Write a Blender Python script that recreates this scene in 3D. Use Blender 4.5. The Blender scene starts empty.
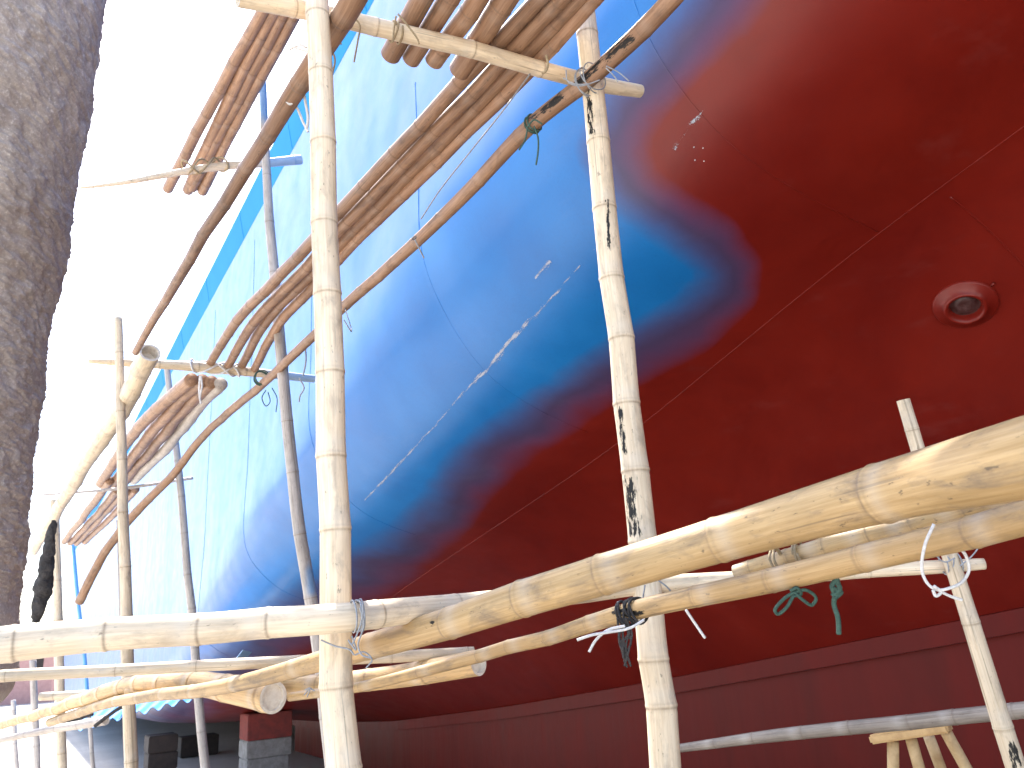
import bpy, bmesh, math, random
import numpy as np
from mathutils import Vector, Matrix, noise
R = random.Random(7)
scn = bpy.context.scene
COL = scn.collection

# ------------------------------------------------------------------ camera
W, H, F = 1024, 768, 790.0
PITCH, ROLL = math.radians(17.8), math.radians(3.9)
CAM = np.array([0, 0, 2.2])
fw = np.array([0, math.cos(PITCH), math.sin(PITCH)])
r0 = np.array([1.0, 0, 0]); u0 = np.cross(r0, fw)
rt = math.cos(ROLL)*r0 - math.sin(ROLL)*u0
up = np.cross(rt, fw)
def ray(x, y): return fw + (x-512)/F*rt + (384-y)/F*up
# ship axes: AX runs away from the viewer along the hull, LAT points towards the ship's middle
AZ = math.radians(32.15)
AX = np.array([-math.sin(AZ), math.cos(AZ), 0]); LAT = np.array([AX[1], -AX[0], 0])
def W3(s, l, z): return CAM + s*AX + l*LAT + np.array([0, 0, z])
def PD(x, y, d): return CAM + d*ray(x, y)                    # at a depth
def PS(x, y, s): q = ray(x, y); return CAM + s/(q@AX)*q      # at a distance along the ship
def PZ(x, y, z): q = ray(x, y); return CAM + z/q[2]*q        # at a height above the eye
def PL(x, y, l): q = ray(x, y); return CAM + l/(q@LAT)*q
def PG(x, y): return PZ(x, y, -2.2)
def proj(P):
    d = P-CAM; z = d@fw
    return np.stack([512+F*(d@rt)/z, 384-F*(d@up)/z], -1), z
cd = bpy.data.cameras.new('camera'); cam = bpy.data.objects.new('camera', cd); COL.objects.link(cam)
cd.sensor_fit = 'HORIZONTAL'; cd.sensor_width = 36; cd.lens = F/W*36; cd.clip_start = .02; cd.dof.use_dof = True; cd.dof.focus_distance = 2.2; cd.dof.aperture_fstop = 11; cd.clip_end = 3000
m = Matrix.Identity(4)
for i in range(3):
    m[i][0], m[i][1], m[i][2], m[i][3] = rt[i], up[i], -fw[i], CAM[i]
cam.matrix_world = m; scn.camera = cam

# ------------------------------------------------------------------ tagging
def tag(o, label=None, cat=None, group=None, kind=None):
    for k, v in (('label', label), ('category', cat), ('group', group), ('kind', kind)):
        if v: o[k] = v
    return o
def empty(name, loc, label, cat, group=None):
    o = bpy.data.objects.new(name, None); COL.objects.link(o); o.location = Vector(loc); o.empty_display_size = .1
    return tag(o, label, cat, group)
def mesh_obj(name, verts, faces, mat, parent=None, smooth=True, attrs=None, origin=None):
    verts = np.asarray(verts, float)
    if parent is not None: org = np.array(parent.location)
    elif origin is not None: org = np.asarray(origin, float)
    else:
        org = verts.mean(0); org[2] = verts[:, 2].min()
    me = bpy.data.meshes.new(name); me.from_pydata((verts-org).tolist(), [], [list(f) for f in faces])
    me.update()
    if smooth: me.polygons.foreach_set('use_smooth', [True]*len(me.polygons))
    for k, v in (attrs or {}).items():
        v = np.asarray(v, np.float32)
        if v.ndim == 1:
            a = me.attributes.new(k, 'FLOAT', 'POINT'); a.data.foreach_set('value', v)
        else:
            a = me.attributes.new(k, 'FLOAT_VECTOR', 'POINT'); a.data.foreach_set('vector', v.ravel())
    o = bpy.data.objects.new(name, me); COL.objects.link(o)
    if mat: me.materials.append(mat)
    if parent is not None: o.parent = parent
    else: o.location = Vector(org)
    return o

# ------------------------------------------------------------------ material helpers
class MT:
    def __init__(s, name):
        s.m = bpy.data.materials.new(name); s.m.use_nodes = True; s.t = s.m.node_tree; s.n = s.t.nodes
        s.b = s.n['Principled BSDF']
    def node(s, ty, **kw):
        o = s.n.new(ty)
        for k, v in kw.items():
            if hasattr(o, k): setattr(o, k, v)
            else: o.inputs[k].default_value = v
        return o
    def lk(s, a, b): s.t.links.new(a, b)
    def attr(s, name, out='Fac'): return s.node('ShaderNodeAttribute', attribute_name=name).outputs[out]
    def noise(s, vec, scale, detail=4, rough=.6, dist=0):
        o = s.node('ShaderNodeTexNoise'); o.inputs['Scale'].default_value = scale; o.inputs['Detail'].default_value = detail
        o.inputs['Roughness'].default_value = rough; o.inputs['Distortion'].default_value = dist
        if vec is not None: s.lk(vec, o.inputs['Vector'])
        return o.outputs['Fac']
    def ramp(s, fac, stops):
        o = s.node('ShaderNodeValToRGB'); e = o.color_ramp.elements
        while len(e) < len(stops): e.new(.5)
        for k, (p, c) in enumerate(stops):
            e[k].position = p; e[k].color = (c if hasattr(c, '__len__') else (c, c, c)) + ((1,) if hasattr(c, '__len__') else ()) if hasattr(c, '__len__') else (c, c, c, 1)
        s.lk(fac, o.inputs[0]); return o.outputs[0]
    def mix(s, fac, a, b, mode='MIX'):
        o = s.node('ShaderNodeMix', data_type='RGBA', blend_type=mode)
        for sock, v in ((o.inputs[0], fac), (o.inputs[6], a), (o.inputs[7], b)):
            if isinstance(v, (int, float)): sock.default_value = v
            elif isinstance(v, tuple): sock.default_value = v+(1,) if len(v) == 3 else v
            else: s.lk(v, sock)
        return o.outputs[2]
    def math(s, op, a, b=0.0, clamp=False):
        o = s.node('ShaderNodeMath', operation=op, use_clamp=clamp)
        for k, v in enumerate((a, b)):
            if isinstance(v, (int, float)): o.inputs[k].default_value = v
            else: s.lk(v, o.inputs[k])
        return o.outputs[0]
    def vscale(s, vec, sc):
        o = s.node('ShaderNodeMapping'); s.lk(vec, o.inputs['Vector']); o.inputs['Scale'].default_value = sc; return o.outputs[0]
    def obj(s): return s.node('ShaderNodeTexCoord').outputs['Object']
    def bump(s, h, strength, dist, normal=None):
        o = s.node('ShaderNodeBump'); o.inputs['Strength'].default_value = strength; o.inputs['Distance'].default_value = dist
        s.lk(h, o.inputs['Height'])
        if normal is not None: s.lk(normal, o.inputs['Normal'])
        return o.outputs[0]
    def base(s, c, rough=None, spec=None):
        if isinstance(c, tuple): s.b.inputs['Base Color'].default_value = c+(1,)
        else: s.lk(c, s.b.inputs['Base Color'])
        if isinstance(rough, (int, float)): s.b.inputs['Roughness'].default_value = rough
        elif rough is not None: s.lk(rough, s.b.inputs['Roughness'])
        if spec is not None: s.b.inputs['Specular IOR Level'].default_value = spec
        return s.m
    def norm(s, n): s.lk(n, s.b.inputs['Normal'])

def bamboo_mat(name, light, dark, dirt, dirt_amt, speck=.5, rough=.5, waxy=.25):
    t = MT(name); cyl = t.attr('cyl', 'Vector')
    rnd = t.node('ShaderNodeObjectInfo').outputs['Random']
    off = t.node('ShaderNodeVectorMath', operation='ADD'); t.lk(cyl, off.inputs[0])
    cmb = t.node('ShaderNodeCombineXYZ'); t.lk(t.math('MULTIPLY', rnd, 37.0), cmb.inputs[2]); t.lk(cmb.outputs[0], off.inputs[1])
    v = off.outputs[0]
    streak = t.noise(t.vscale(v, (1, 1, .035)), 170, 5, .65)
    mott = t.noise(t.vscale(v, (1, 1, .35)), 26, 6, .65, .4)
    big = t.noise(t.vscale(v, (1, 1, .25)), 7, 4, .6, .6)
    c = t.mix(t.ramp(streak, [(.34, 0.0), (.66, 1.0)]), dark, light)
    c = t.mix(t.math('MULTIPLY', t.ramp(big, [(.42, 0.0), (.68, 1.0)]), .55), c, tuple(.62*x for x in dark))
    c = t.mix(t.math('MULTIPLY', t.ramp(mott, [(.5, 0.0), (.72, 1.0)]), dirt_amt), c, dirt)
    sp = t.noise(t.vscale(v, (1, 1, .45)), 95, 3, .6)
    c = t.mix(t.math('MULTIPLY', t.ramp(sp, [(.66, 0.0), (.72, 1.0)]), speck), c, (.06, .045, .035))
    long_ = t.noise(t.vscale(v, (1, 1, .02)), 60, 2, .5)
    c = t.mix(t.math('MULTIPLY', t.ramp(long_, [(.66, 0.0), (.7, 1.0)]), .45), c, (.12, .085, .055))
    wax = t.attr('wax'); c = t.mix(t.math('MULTIPLY', wax, waxy), c, (.6, .56, .5))
    nd = t.attr('ringmark')
    ndn = t.math('MULTIPLY', nd, t.ramp(t.noise(v, 60, 3, .6), [(.3, .45), (.6, 1.0)]))
    c = t.mix(t.math('MULTIPLY', ndn, .62), c, (.16, .11, .075))
    soot = t.attr('soot'); sn = t.noise(t.vscale(v, (1, 1, .25)), 90, 5, .7)
    sm = t.math('ADD', t.math('MULTIPLY', soot, .72), t.math('MULTIPLY', t.math('SUBTRACT', sn, .5), 2.6))
    c = t.mix(t.ramp(sm, [(.48, 0.0), (.66, 1.0)]), c, (.008, .007, .006))
    pb = t.attr('bluepaint'); c = t.mix(t.math('MULTIPLY', pb, .65), c, (.06, .3, .62))
    hv = t.node('ShaderNodeHueSaturation'); t.lk(c, hv.inputs['Color'])
    t.lk(t.math('ADD', t.math('MULTIPLY', rnd, .3), .85), hv.inputs['Value'])
    t.base(hv.outputs[0], t.math('ADD', t.math('MULTIPLY', mott, .35), rough-.18), .4)
    h = t.math('ADD', t.math('MULTIPLY', streak, .5), t.math('MULTIPLY', mott, .5))
    t.norm(t.bump(h, .35, .004))
    return t.m
M = {}
M['pale'] = bamboo_mat('bamboo_sunbleached', (.82, .70, .52), (.66, .52, .35), (.30, .24, .18), .65, .5)
M['tan'] = bamboo_mat('bamboo_tan', (.60, .41, .20), (.43, .275, .115), (.17, .13, .095), .8, .6)
M['brown'] = bamboo_mat('bamboo_brown', (.43, .26, .16), (.28, .155, .09), (.12, .075, .055), .7, .6, .5, .1)
M['weathered'] = bamboo_mat('bamboo_grey_shaded', (.34, .30, .26), (.22, .185, .155), (.12, .10, .09), .6, .6)  # grey bamboo darkened in colour to stand for shade on the low pole
M['grey'] = bamboo_mat('bamboo_grey', (.66, .60, .54), (.46, .40, .35), (.22, .19, .17), .5, .5)
def simple(name, c1, c2, scale, rough, bump=0, spec=.4, dist=.01):
    t = MT(name); o = t.obj(); n = t.noise(o, scale, 6, .65, .3)
    t.base(t.mix(t.ramp(n, [(.32, 0.0), (.68, 1.0)]), c1, c2), rough, spec)
    if bump: t.norm(t.bump(n, bump, dist))
    return t.m
M['cut'] = simple('bamboo_cut', (.72, .62, .48), (.45, .36, .26), 60, .8, .3)
M['pith'] = simple('bamboo_inside', (.80, .75, .66), (.62, .55, .46), 40, .85, .3)
M['hemp'] = simple('hemp_rope', (.42, .33, .2), (.25, .18, .1), 150, .9, .5)
M['white_cord'] = simple('white_cord', (.75, .75, .74), (.55, .55, .55), 150, .6, .3)
M['green_cord'] = simple('green_cord', (.06, .13, .1), (.03, .06, .05), 150, .8, .4)
M['grey_wire'] = simple('grey_wire', (.36, .38, .4), (.22, .23, .25), 120, .5, .2)
M['black_cloth'] = simple('black_cloth', (.02, .02, .022), (.08, .075, .075), 14, .85, .8, .3, .05)

# ------------------------------------------------------------------ bamboo builder
def catmull(P, n=40):
    P = np.asarray(P, float)
    if len(P) == 2:
        t = np.linspace(0, 1, n)[:, None]; return P[0]*(1-t)+P[1]*t
    Q = np.vstack([2*P[0]-P[1], P, 2*P[-1]-P[-2]]); out = []
    for i in range(1, len(Q)-2):
        t = np.linspace(0, 1, n, endpoint=False)[:, None]
        p0, p1, p2, p3 = Q[i-1], Q[i], Q[i+1], Q[i+2]
        a = np.linalg.norm(p1-p0)**.5+1e-6; b = np.linalg.norm(p2-p1)**.5+1e-6; c = np.linalg.norm(p3-p2)**.5+1e-6
        m1 = (p2-p1) + b*((p1-p0)/a - (p2-p0)/(a+b)); m2 = (p2-p1) + b*((p3-p2)/c - (p3-p1)/(b+c))
        out.append((2*t**3-3*t**2+1)*p1+(t**3-2*t**2+t)*m1+(-2*t**3+3*t**2)*p2+(t**3-t**2)*m2)
    out.append(Q[-2][None]); return np.vstack(out)
def frames(P):
    T = np.gradient(P, axis=0); T /= np.linalg.norm(T, axis=1)[:, None]+1e-12
    ref = np.array([0, 0, 1.0]) if abs(T[0][2]) < .9 else np.array([1.0, 0, 0])
    N = np.zeros_like(P); n = ref-(ref@T[0])*T[0]; n /= np.linalg.norm(n)
    for i in range(len(P)):
        n = n-(n@T[i])*T[i]; n /= np.linalg.norm(n)+1e-12; N[i] = n
    return T, N, np.cross(T, N)
def tube(P, r, sides=8, cap=True):
    P = np.asarray(P, float); r = np.broadcast_to(np.asarray(r, float), (len(P),))
    T, N, B = frames(P); th = np.linspace(0, 2*math.pi, sides, endpoint=False)
    V = (P[:, None]+r[:, None, None]*(np.cos(th)[None, :, None]*N[:, None]+np.sin(th)[None, :, None]*B[:, None])).reshape(-1, 3)
    F_ = []
    for i in range(len(P)-1):
        for k in range(sides):
            k2 = (k+1) % sides
            F_.append((i*sides+k, i*sides+k2, (i+1)*sides+k2, (i+1)*sides+k))
    if cap:
        F_.append(tuple(range(sides-1, -1, -1))); F_.append(tuple((len(P)-1)*sides+k for k in range(sides)))
    return V, F_
def join(parts):
    V = []; F_ = []; o = 0
    for v, f in parts:
        V.append(np.asarray(v)); F_ += [tuple(i+o for i in q) for q in f]; o += len(v)
    return np.vstack(V), F_

def bamboo(label, pts, diam, mat='pale', name='bamboo_pole', cat='bamboo pole', group=None, spacing=.24, nodes=None,
           cut0=False, cut1=False, sides=20, soot=(), blue=(), wob=1.0, fine=False, knob=1.0, endd=.5):
    """pts: world control points; diam: one per control point (or one value); nodes: picture positions of rings"""
    P0 = np.asarray(pts, float)
    D = np.broadcast_to(np.asarray(diam, float), (len(P0),))
    C_ = catmull(P0, 60)
    seg = np.linalg.norm(np.diff(C_, axis=0), axis=1); L = np.concatenate([[0], np.cumsum(seg)]); tot = L[-1]
    # ring positions
    if nodes is not None:
        px, zz = proj(C_); rings = []
        for nx, ny in nodes:
            k = int(np.argmin((px[:, 0]-nx)**2+(px[:, 1]-ny)**2 + (zz < .1)*1e9)); rings.append(L[k])
        rings.sort(); sp = spacing
        a = rings[0]-sp
        while a > .03: rings.insert(0, a); a -= sp*R.uniform(.92, 1.08)
        a = rings[-1]+sp
        while a < tot-.03: rings.append(a); a += sp*R.uniform(.92, 1.08)
    else:
        rings = []; a = R.uniform(.25, .9)*spacing
        while a < tot-.02: rings.append(a); a += spacing*R.uniform(.82, 1.18)
    rings = np.array(rings if len(rings) else [-9.0])
    us = list(np.linspace(0, tot, max(3, int(tot/(.012 if fine else .035)))))
    for q in rings:
        for d in (-.03, -.018, -.011, -.006, -.0025, 0, .0025, .006, .011, .02): us.append(q+d)
    us = np.unique(np.clip(np.array(us), 0, tot)); us = us[np.concatenate([[True], np.diff(us) > 8e-4])]; us[-1] = tot
    P = np.stack([np.interp(us, L, C_[:, k]) for k in range(3)], -1)
    ctrlL = np.linspace(0, 1, len(P0)); idx = np.linspace(0, 1, len(C_))
    rad = np.interp(np.interp(us, L, idx), ctrlL, D)/2
    dn = us[:, None]-rings[None]; near = dn[np.arange(len(us)), np.argmin(np.abs(dn), 1)]
    w = np.clip(rad/.035, .45, 1.6)
    prof = 1+knob*(.035*np.exp(-(near/(.0045*w))**2) + .022*np.exp(-(near/(.022*w))**2) - .022*np.exp(-((near-.010*w)/(.0035*w))**2))
    T, N, B = frames(P)
    # bamboo is never quite straight: a small kick at every ring
    kick = np.array([[R.gauss(0, 1), R.gauss(0, 1)] for _ in rings])*wob
    rr = np.interp(rings, us, rad)[:, None]
    kx = np.interp(us, rings, kick[:, 0]*rr[:, 0]*.10) if len(rings) > 1 else 0*us
    ky = np.interp(us, rings, kick[:, 1]*rr[:, 0]*.10) if len(rings) > 1 else 0*us
    P = P+kx[:, None]*N+ky[:, None]*B
    th = np.linspace(0, 2*math.pi, sides, endpoint=False)
    seedv = R.uniform(0, 99)
    oval = 1+.02*np.cos(2*th+seedv)
    ring_r = (rad*prof)[:, None]*oval[None]
    V = (P[:, None]+ring_r[..., None]*(np.cos(th)[None, :, None]*N[:, None]+np.sin(th)[None, :, None]*B[:, None])).reshape(-1, 3)
    nu = len(us)
    fc = [(i*sides+k, i*sides+(k+1) % sides, (i+1)*sides+(k+1) % sides, (i+1)*sides+k) for i in range(nu-1) for k in range(sides)]
    ra = np.repeat(rad, sides)
    cyl = np.stack([np.tile(np.cos(th), nu)*ra, np.tile(np.sin(th), nu)*ra, np.repeat(us, sides)], -1)
    mark = np.repeat(np.maximum(np.exp(-((near-.006*w)/(.0032*w))**2), .35*np.exp(-((near+.004*w)/(.002*w))**2)), sides)
    wax = np.repeat(np.exp(-((near+.028)/(.018))**2)*.9, sides)
    so = np.zeros(len(V)); bl = np.zeros(len(V))
    px, zz = proj(V)
    if soot or blue:
        nrm = (V.reshape(nu, sides, 3)-P[:, None]).reshape(-1, 3); nrm /= np.linalg.norm(nrm, axis=1)[:, None]
        face = np.einsum('ij,ij->i', nrm, V-CAM) < .02
        for lst, arr in ((soot, so), (blue, bl)):
            for (x0, y0, x1, y1, wd) in lst:
                a = np.array([x0, y0]); b = np.array([x1, y1]); ab = b-a
                tt = np.clip(((px-a)@ab)/(ab@ab+1e-9), 0, 1); d = np.linalg.norm(px-(a+tt[:, None]*ab), axis=1)
                g = np.clip(1.3-d/wd, 0, 1)
                if arr is so: g = g*face
                np.maximum(arr, g, out=arr)
    at = {'cyl': cyl, 'ringmark': mark, 'wax': wax, 'soot': so, 'bluepaint': bl}
    # ends: hollow with a wall where the cut shows, closed by a diaphragm otherwise
    def end_geo(i, sgn):
        c = P[i]; base = V[i*sides:(i+1)*sides]; ax = T[i]*sgn
        r1 = base-c
        inn = c+r1*.80; dp = c+r1*.78-ax*rad[i]*endd
        v = np.vstack([base+ax*.0004, inn+ax*.0004, dp, [c-ax*rad[i]*(endd*.9)]]); f = []
        for k in range(sides):
            k2 = (k+1) % sides
            q = [(k, k2, sides+k2, sides+k), (sides+k, sides+k2, 2*sides+k2, 2*sides+k), (2*sides+k, 2*sides+k2, 3*sides)]
            f += [t if sgn > 0 else t[::-1] for t in q]
        return v, f
    org = P0[int(np.argmin(P0[:, 2]))]
    if cut0 or cut1:
        o = mesh_obj(name, V, fc if (cut0 and cut1) else fc+[tuple(range(sides-1, -1, -1)) if not cut0 else tuple((nu-1)*sides+k for k in range(sides))], M[mat], None, True, at, org)
        for flag, i, sg in ((cut0, 0, -1), (cut1, nu-1, 1)):
            if flag:
                v, f = end_geo(i, sg); mesh_obj('cut_end', v, f, M['pith'], o, False)
    else:
        fc = fc+[tuple(range(sides-1, -1, -1)), tuple((nu-1)*sides+k for k in range(sides))]
        o = mesh_obj(name, V, fc, M[mat], None, True, at, org)
    return tag(o, label, cat, group)

exec_order = None
# ------------------------------------------------------------------ the hull
S_W = [(-10, 2.75), (-2, 2.6), (0, 2.37), (1.41, 2.08), (2.15, 1.95), (4.5, 1.33), (8.7, .6), (12, -.25), (15, -.95), (18, -1.25), (25, -1.38), (60, -1.42)]
S_K = [(-10, 1.3), (0, .40), (3, -.03), (6.8, -.52), (10, -.88), (14, -1.25), (18, -1.44), (25, -1.5), (60, -1.5)]
KL = 5.85
def zw(s): return np.interp(s, [a for a, _ in S_W], [b for _, b in S_W])
def zk(s): return np.interp(s, [a for a, _ in S_K], [b for _, b in S_K])
def smooth_tab(fn):
    g = np.linspace(-10, 60, 1401); v = fn(g)
    k = np.hanning(45); k /= k.sum(); vv = np.convolve(np.pad(v, 22, mode='edge'), k, 'valid'); return lambda s: np.interp(s, g, vv)
zw = smooth_tab(zw); zk = smooth_tab(zk)
LS = [2.16, 2.30, 2.62, 3.06, 3.5]
D1 = [1.25, .86, .42, .18, .045]
D2 = [.85, .53, .24, .085, .02]
TOPZ, KZ = 5.82, 5.43
NT = 110
def section(s):
    w = min(max((s-2.15)/2.35, -.3), 1.0)
    sc = np.interp(s, [4.5, 8, 13, 30], [1, .72, .34, .25])
    dz = [(d2*(1-w)+d1*w)*sc for d1, d2 in zip(D1, D2)]
    zW, zK = float(zw(s)), float(zk(s)); g = zW-zK
    pts = [(2.13, KZ), (2.145, KZ-.25*(KZ-zW-dz[0])), (2.155, KZ-.75*(KZ-zW-dz[0]))]
    pts += [(l, zW+d) for l, d in zip(LS, dz)]
    pts += [(3.8, zW-.03*min(g, 1)), (4.4, zW-.17*g), (5.2, zW-.55*g), (KL, zK)]
    C_ = catmull(np.array(pts), 24)
    d = np.concatenate([[0], np.cumsum(np.linalg.norm(np.diff(C_, axis=0), axis=1))])
    # more points on the curved part
    g_ = np.linspace(0, d[-1], NT)
    o = np.stack([np.interp(g_, d, C_[:, 0]), np.interp(g_, d, C_[:, 1])], -1)
    k = np.array([1, 2, 3, 2, 1.])/9
    for c in range(2):
        o[2:-2, c] = np.convolve(o[:, c], k, 'valid')
    return o
_sc = {}
def sec(s):
    k = round(float(s), 2)
    if k not in _sc: _sc[k] = section(k)
    return _sc[k]
def z_at(s, l):
    o = sec(s); i = np.argsort(o[:, 0]); return float(np.interp(l, o[i, 0], o[i, 1]))
def inside(s, l, z):
    return l > 2.0 and z < KZ and ((l >= KL) or (l > 2.13 and z > -9 and z_above(s, l, z)))
def z_above(s, l, z):
    # within the hull when the point lies on the far side of the section curve: above the underside / beyond the side
    return z > z_at(s, l)
def hit(x, y):
    q = ray(x, y); a, b, c = q@AX, q@LAT, q[2]
    t0 = .5
    t = t0; st = .05
    while t < 60:
        s, l, z = t*a, t*b, t*c
        if l > 2.13 and (l > KL or z > z_at(s, l)):
            lo, hi = t-st, t
            for _ in range(20):
                mid = (lo+hi)/2; s, l, z = mid*a, mid*b, mid*c
                if l > 2.13 and (l > KL or z > z_at(s, l)): hi = mid
                else: lo = mid
            return hi*a, hi*b, hi*c
        t += st
    return None
def surf(s, l): return W3(s, l, z_at(s, l))
def normal(s, l):
    e = .03
    a = surf(s+e, l)-surf(s-e, l); b = surf(s, l+e)-surf(s, l-e); n = np.cross(a, b); n /= np.linalg.norm(n)
    if n@(CAM-surf(s, l)) < 0: n = -n
    return n

# paint boundary between blue topsides and red bottom, as it runs over the plating seen from the viewer's place
RED = [(800, -900), (800, -300), (752, -60), (718, 8), (668, 54), (630, 102), (614, 150), (630, 188), (668, 218), (708, 243), (732, 266), (728, 288), (708, 306),
       (690, 325), (640, 350), (590, 384), (545, 415), (500, 448), (462, 482), (440, 520), (395, 556), (345, 585), (300, 614), (255, 655), (180, 702), (100, 738), (40, 770),
       (-200, 900), (3000, 1400), (3000, -900)]
def red_mask(V):
    px, z = proj(V); poly = np.array(RED, float); n = len(poly)
    out = np.full(len(V), 1e9); inn = np.zeros(len(V), bool)
    x, y = px[:, 0], px[:, 1]
    for i in range(n):
        a, b = poly[i], poly[(i+1) % n]; ab = b-a
        t = np.clip(((px-a)@ab)/(ab@ab), 0, 1); out = np.minimum(out, np.linalg.norm(px-(a+t[:, None]*ab), axis=1))
        cond = ((a[1] > y) != (b[1] > y)); xi = (b[0]-a[0])*(y-a[1])/(b[1]-a[1]+1e-12)+a[0]
        inn ^= cond & (x < xi)
    sd = np.where(inn, out, -out)
    soft = np.interp(y, [0, 150, 260, 400], [60, 48, 40, 40])
    v = np.clip(sd/soft*.5+.5, 0, 1)
    v[z < .25] = 1
    return v

ship = empty('ship', W3(8, KL, -2.15), 'huge ship hull with blue topsides fading into a dark red bottom', 'ship')
t = MT('hull_paint'); o = t.obj()
mask = t.attr('redpaint')
nz = t.math('SUBTRACT', t.noise(o, 1.7, 5, .5, .2), .5)
msk = t.ramp(t.math('ADD', mask, t.math('MULTIPLY', t.math('MULTIPLY', nz, 2.4), t.math('MULTIPLY', mask, t.math('SUBTRACT', 1.0, mask)))), [(.1, 0.0), (.5, .5), (.9, 1.0)])
bn = t.noise(o, 1.3, 6, .6, .4)
blue = t.mix(t.ramp(bn, [(.35, 0.0), (.65, 1.0)]), (.007, .14, .43), (.012, .175, .50))
rn = t.noise(o, .9, 6, .65, .5)
red = t.mix(t.ramp(rn, [(.3, 0.0), (.7, 1.0)]), (.14, .0065, .0035), (.21, .013, .006))
c = t.mix(msk, blue, red)
over = t.ramp(msk, [(0.0, 0.0), (.36, .4), (.55, .55), (.75, .25), (1.0, 0.0)]); c = t.mix(over, c, (.035, .02, .03))
fine = t.noise(o, 70, 5, .7)
c = t.mix(t.math('MULTIPLY', t.ramp(fine, [(.5, 0.0), (.8, 1.0)]), .12), c, (.02, .02, .03))
dust = t.noise(t.vscale(o, (.6, .6, 2.2)), 3.0, 8, .7)
c = t.mix(t.math('MULTIPLY', t.ramp(dust, [(.58, 0.0), (.8, 1.0)]), .035), c, (.55, .5, .5))
rg = t.math('ADD', t.math('MULTIPLY', t.noise(o, 5, 5, .6), .2), t.math('ADD', t.math('MULTIPLY', msk, .10), .24))
t.base(c, rg, .36)
t.b.inputs['Coat Weight'].default_value = .15; t.b.inputs['Coat Roughness'].default_value = .22; t.b.inputs['Coat IOR'].default_value = 1.6
lowb = t.noise(t.vscale(o, (1, 1, .8)), .9, 2, .5)
xa = t.node('ShaderNodeVectorRotate', rotation_type='Z_AXIS'); t.lk(o, xa.inputs['Vector']); xa.inputs['Angle'].default_value = -AZ
wav = t.noise(t.vscale(xa.outputs[0], (.45, 1.0, .16)), .8, 1.5, .4)
b0 = t.bump(wav, .4, .09)
b1 = t.bump(lowb, .3, .12, b0)
orange = t.noise(o, 180, 3, .6)
t.norm(t.bump(orange, .06, .004, b1))
M['hull'] = t.m
t = MT('bulwark_paint'); o = t.obj(); n = t.noise(o, 1.6, 6, .6, .3)
t.base(t.mix(n, (.02, .2, .5), (.035, .27, .6)), .75, .12); M['bulwark'] = t.m
M['seam'] = M['hull']

sg = np.unique(np.round(np.concatenate([np.arange(-8, -1, .3), np.arange(-1, 7, .06), np.arange(7, 14, .12), np.arange(14, 30, .4), np.arange(30, 46.1, 1.0)]), 2))
V = []; 
for s in sg:
    o_ = sec(s); V.append(np.stack([W3(s, l, z) for l, z in o_]))
n = len(sg); V = np.vstack(V)
fc = [(i*NT+k, i*NT+k+1, (i+1)*NT+k+1, (i+1)*NT+k) for i in range(n-1) for k in range(NT-1)]
mesh_obj('hull_plating', V, fc, M['hull'], ship, True, {'redpaint': red_mask(V)})
# bulwark band along the top edge, with its cap rail
bv = []; bf = []
bs = np.arange(-8, 46.1, 1.0)
prof = [(2.128, KZ-.012), (2.05, TOPZ), (2.06, TOPZ+.03), (2.14, TOPZ+.03), (2.145, TOPZ), (2.2, KZ-.012)]
for s in bs: bv += [W3(s, l, z) for l, z in prof]
k6 = len(prof)
for i in range(len(bs)-1):
    for k in range(k6): bf.append((i*k6+k, i*k6+(k+1) % k6, (i+1)*k6+(k+1) % k6, (i+1)*k6+k))
mesh_obj('bulwark', bv, bf, M['bulwark'], ship, False)
# deck, far side, flat bottom and end plates close the hull
cv = []; cf = []
for s in bs: cv += [W3(s, 2.2, KZ-.02), W3(s, 15, KZ-.02), W3(s, 15, zk(s)), W3(s, KL+.01, zk(s)-.003)]
for i in range(len(bs)-1):
    for k in range(3): cf.append((i*4+k, i*4+k+1, (i+1)*4+k+1, (i+1)*4+k))
mesh_obj('bottom_and_deck', cv, cf, M['hull'], ship, False, {'redpaint': np.ones(len(cv))})
for s in (bs[0], bs[-1]):
    o_ = sec(s); vv = [W3(s, l, z) for l, z in o_]+[W3(s, 15, zk(s)), W3(s, 15, KZ)]
    mesh_obj('end_plating', vv, [tuple(range(len(vv)))], M['hull'], ship, False, {'redpaint': np.ones(len(vv))})
# ledge and side of the box keel under the hull
t = MT('keel_paint'); o = t.obj(); n1 = t.noise(t.vscale(o, (1, 1, .25)), 2.2, 6, .6, .3)
kc = t.mix(t.ramp(n1, [(.3, 0.0), (.7, 1.0)]), (.10, .005, .0035), (.15, .008, .0055))
t.base(kc, t.math('ADD', t.math('MULTIPLY', n1, .2), .34), .14)
t.norm(t.bump(t.noise(t.vscale(o, (1, 1, .15)), 3.0, 3, .5), .3, .05)); M['keel'] = t.m
ks = np.arange(-8, 20.1, .5)
fl = []; ff = []
for s in ks:
    z = float(zk(s)); fl += [W3(s, KL-.005, z+.004), W3(s, KL-.025, z-.004), W3(s, KL-.025, z-.15), W3(s, KL+.07, z-.15)]
for i in range(len(ks)-1):
    for k in range(3): ff.append((i*4+k, i*4+k+1, (i+1)*4+k+1, (i+1)*4+k))
mesh_obj('keel_ledge', fl, ff, M['keel'], ship, False)
fl = []; ff = []
for s in ks:
    z = float(zk(s)); fl += [W3(s, KL+.05, z-.14), W3(s, KL+.05, -2.17), W3(s, KL+1, -2.17), W3(s, KL+1, z)]
for i in range(len(ks)-1):
    for k in range(4): ff.append((i*4+k, i*4+(k+1) % 4, (i+1)*4+(k+1) % 4, (i+1)*4+k))
e = (len(ks)-1)*4; ff += [(0, 1, 2, 3), (e, e+1, e+2, e+3)]
mesh_obj('keel_plate', fl, ff, M['keel'], ship, False)

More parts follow.
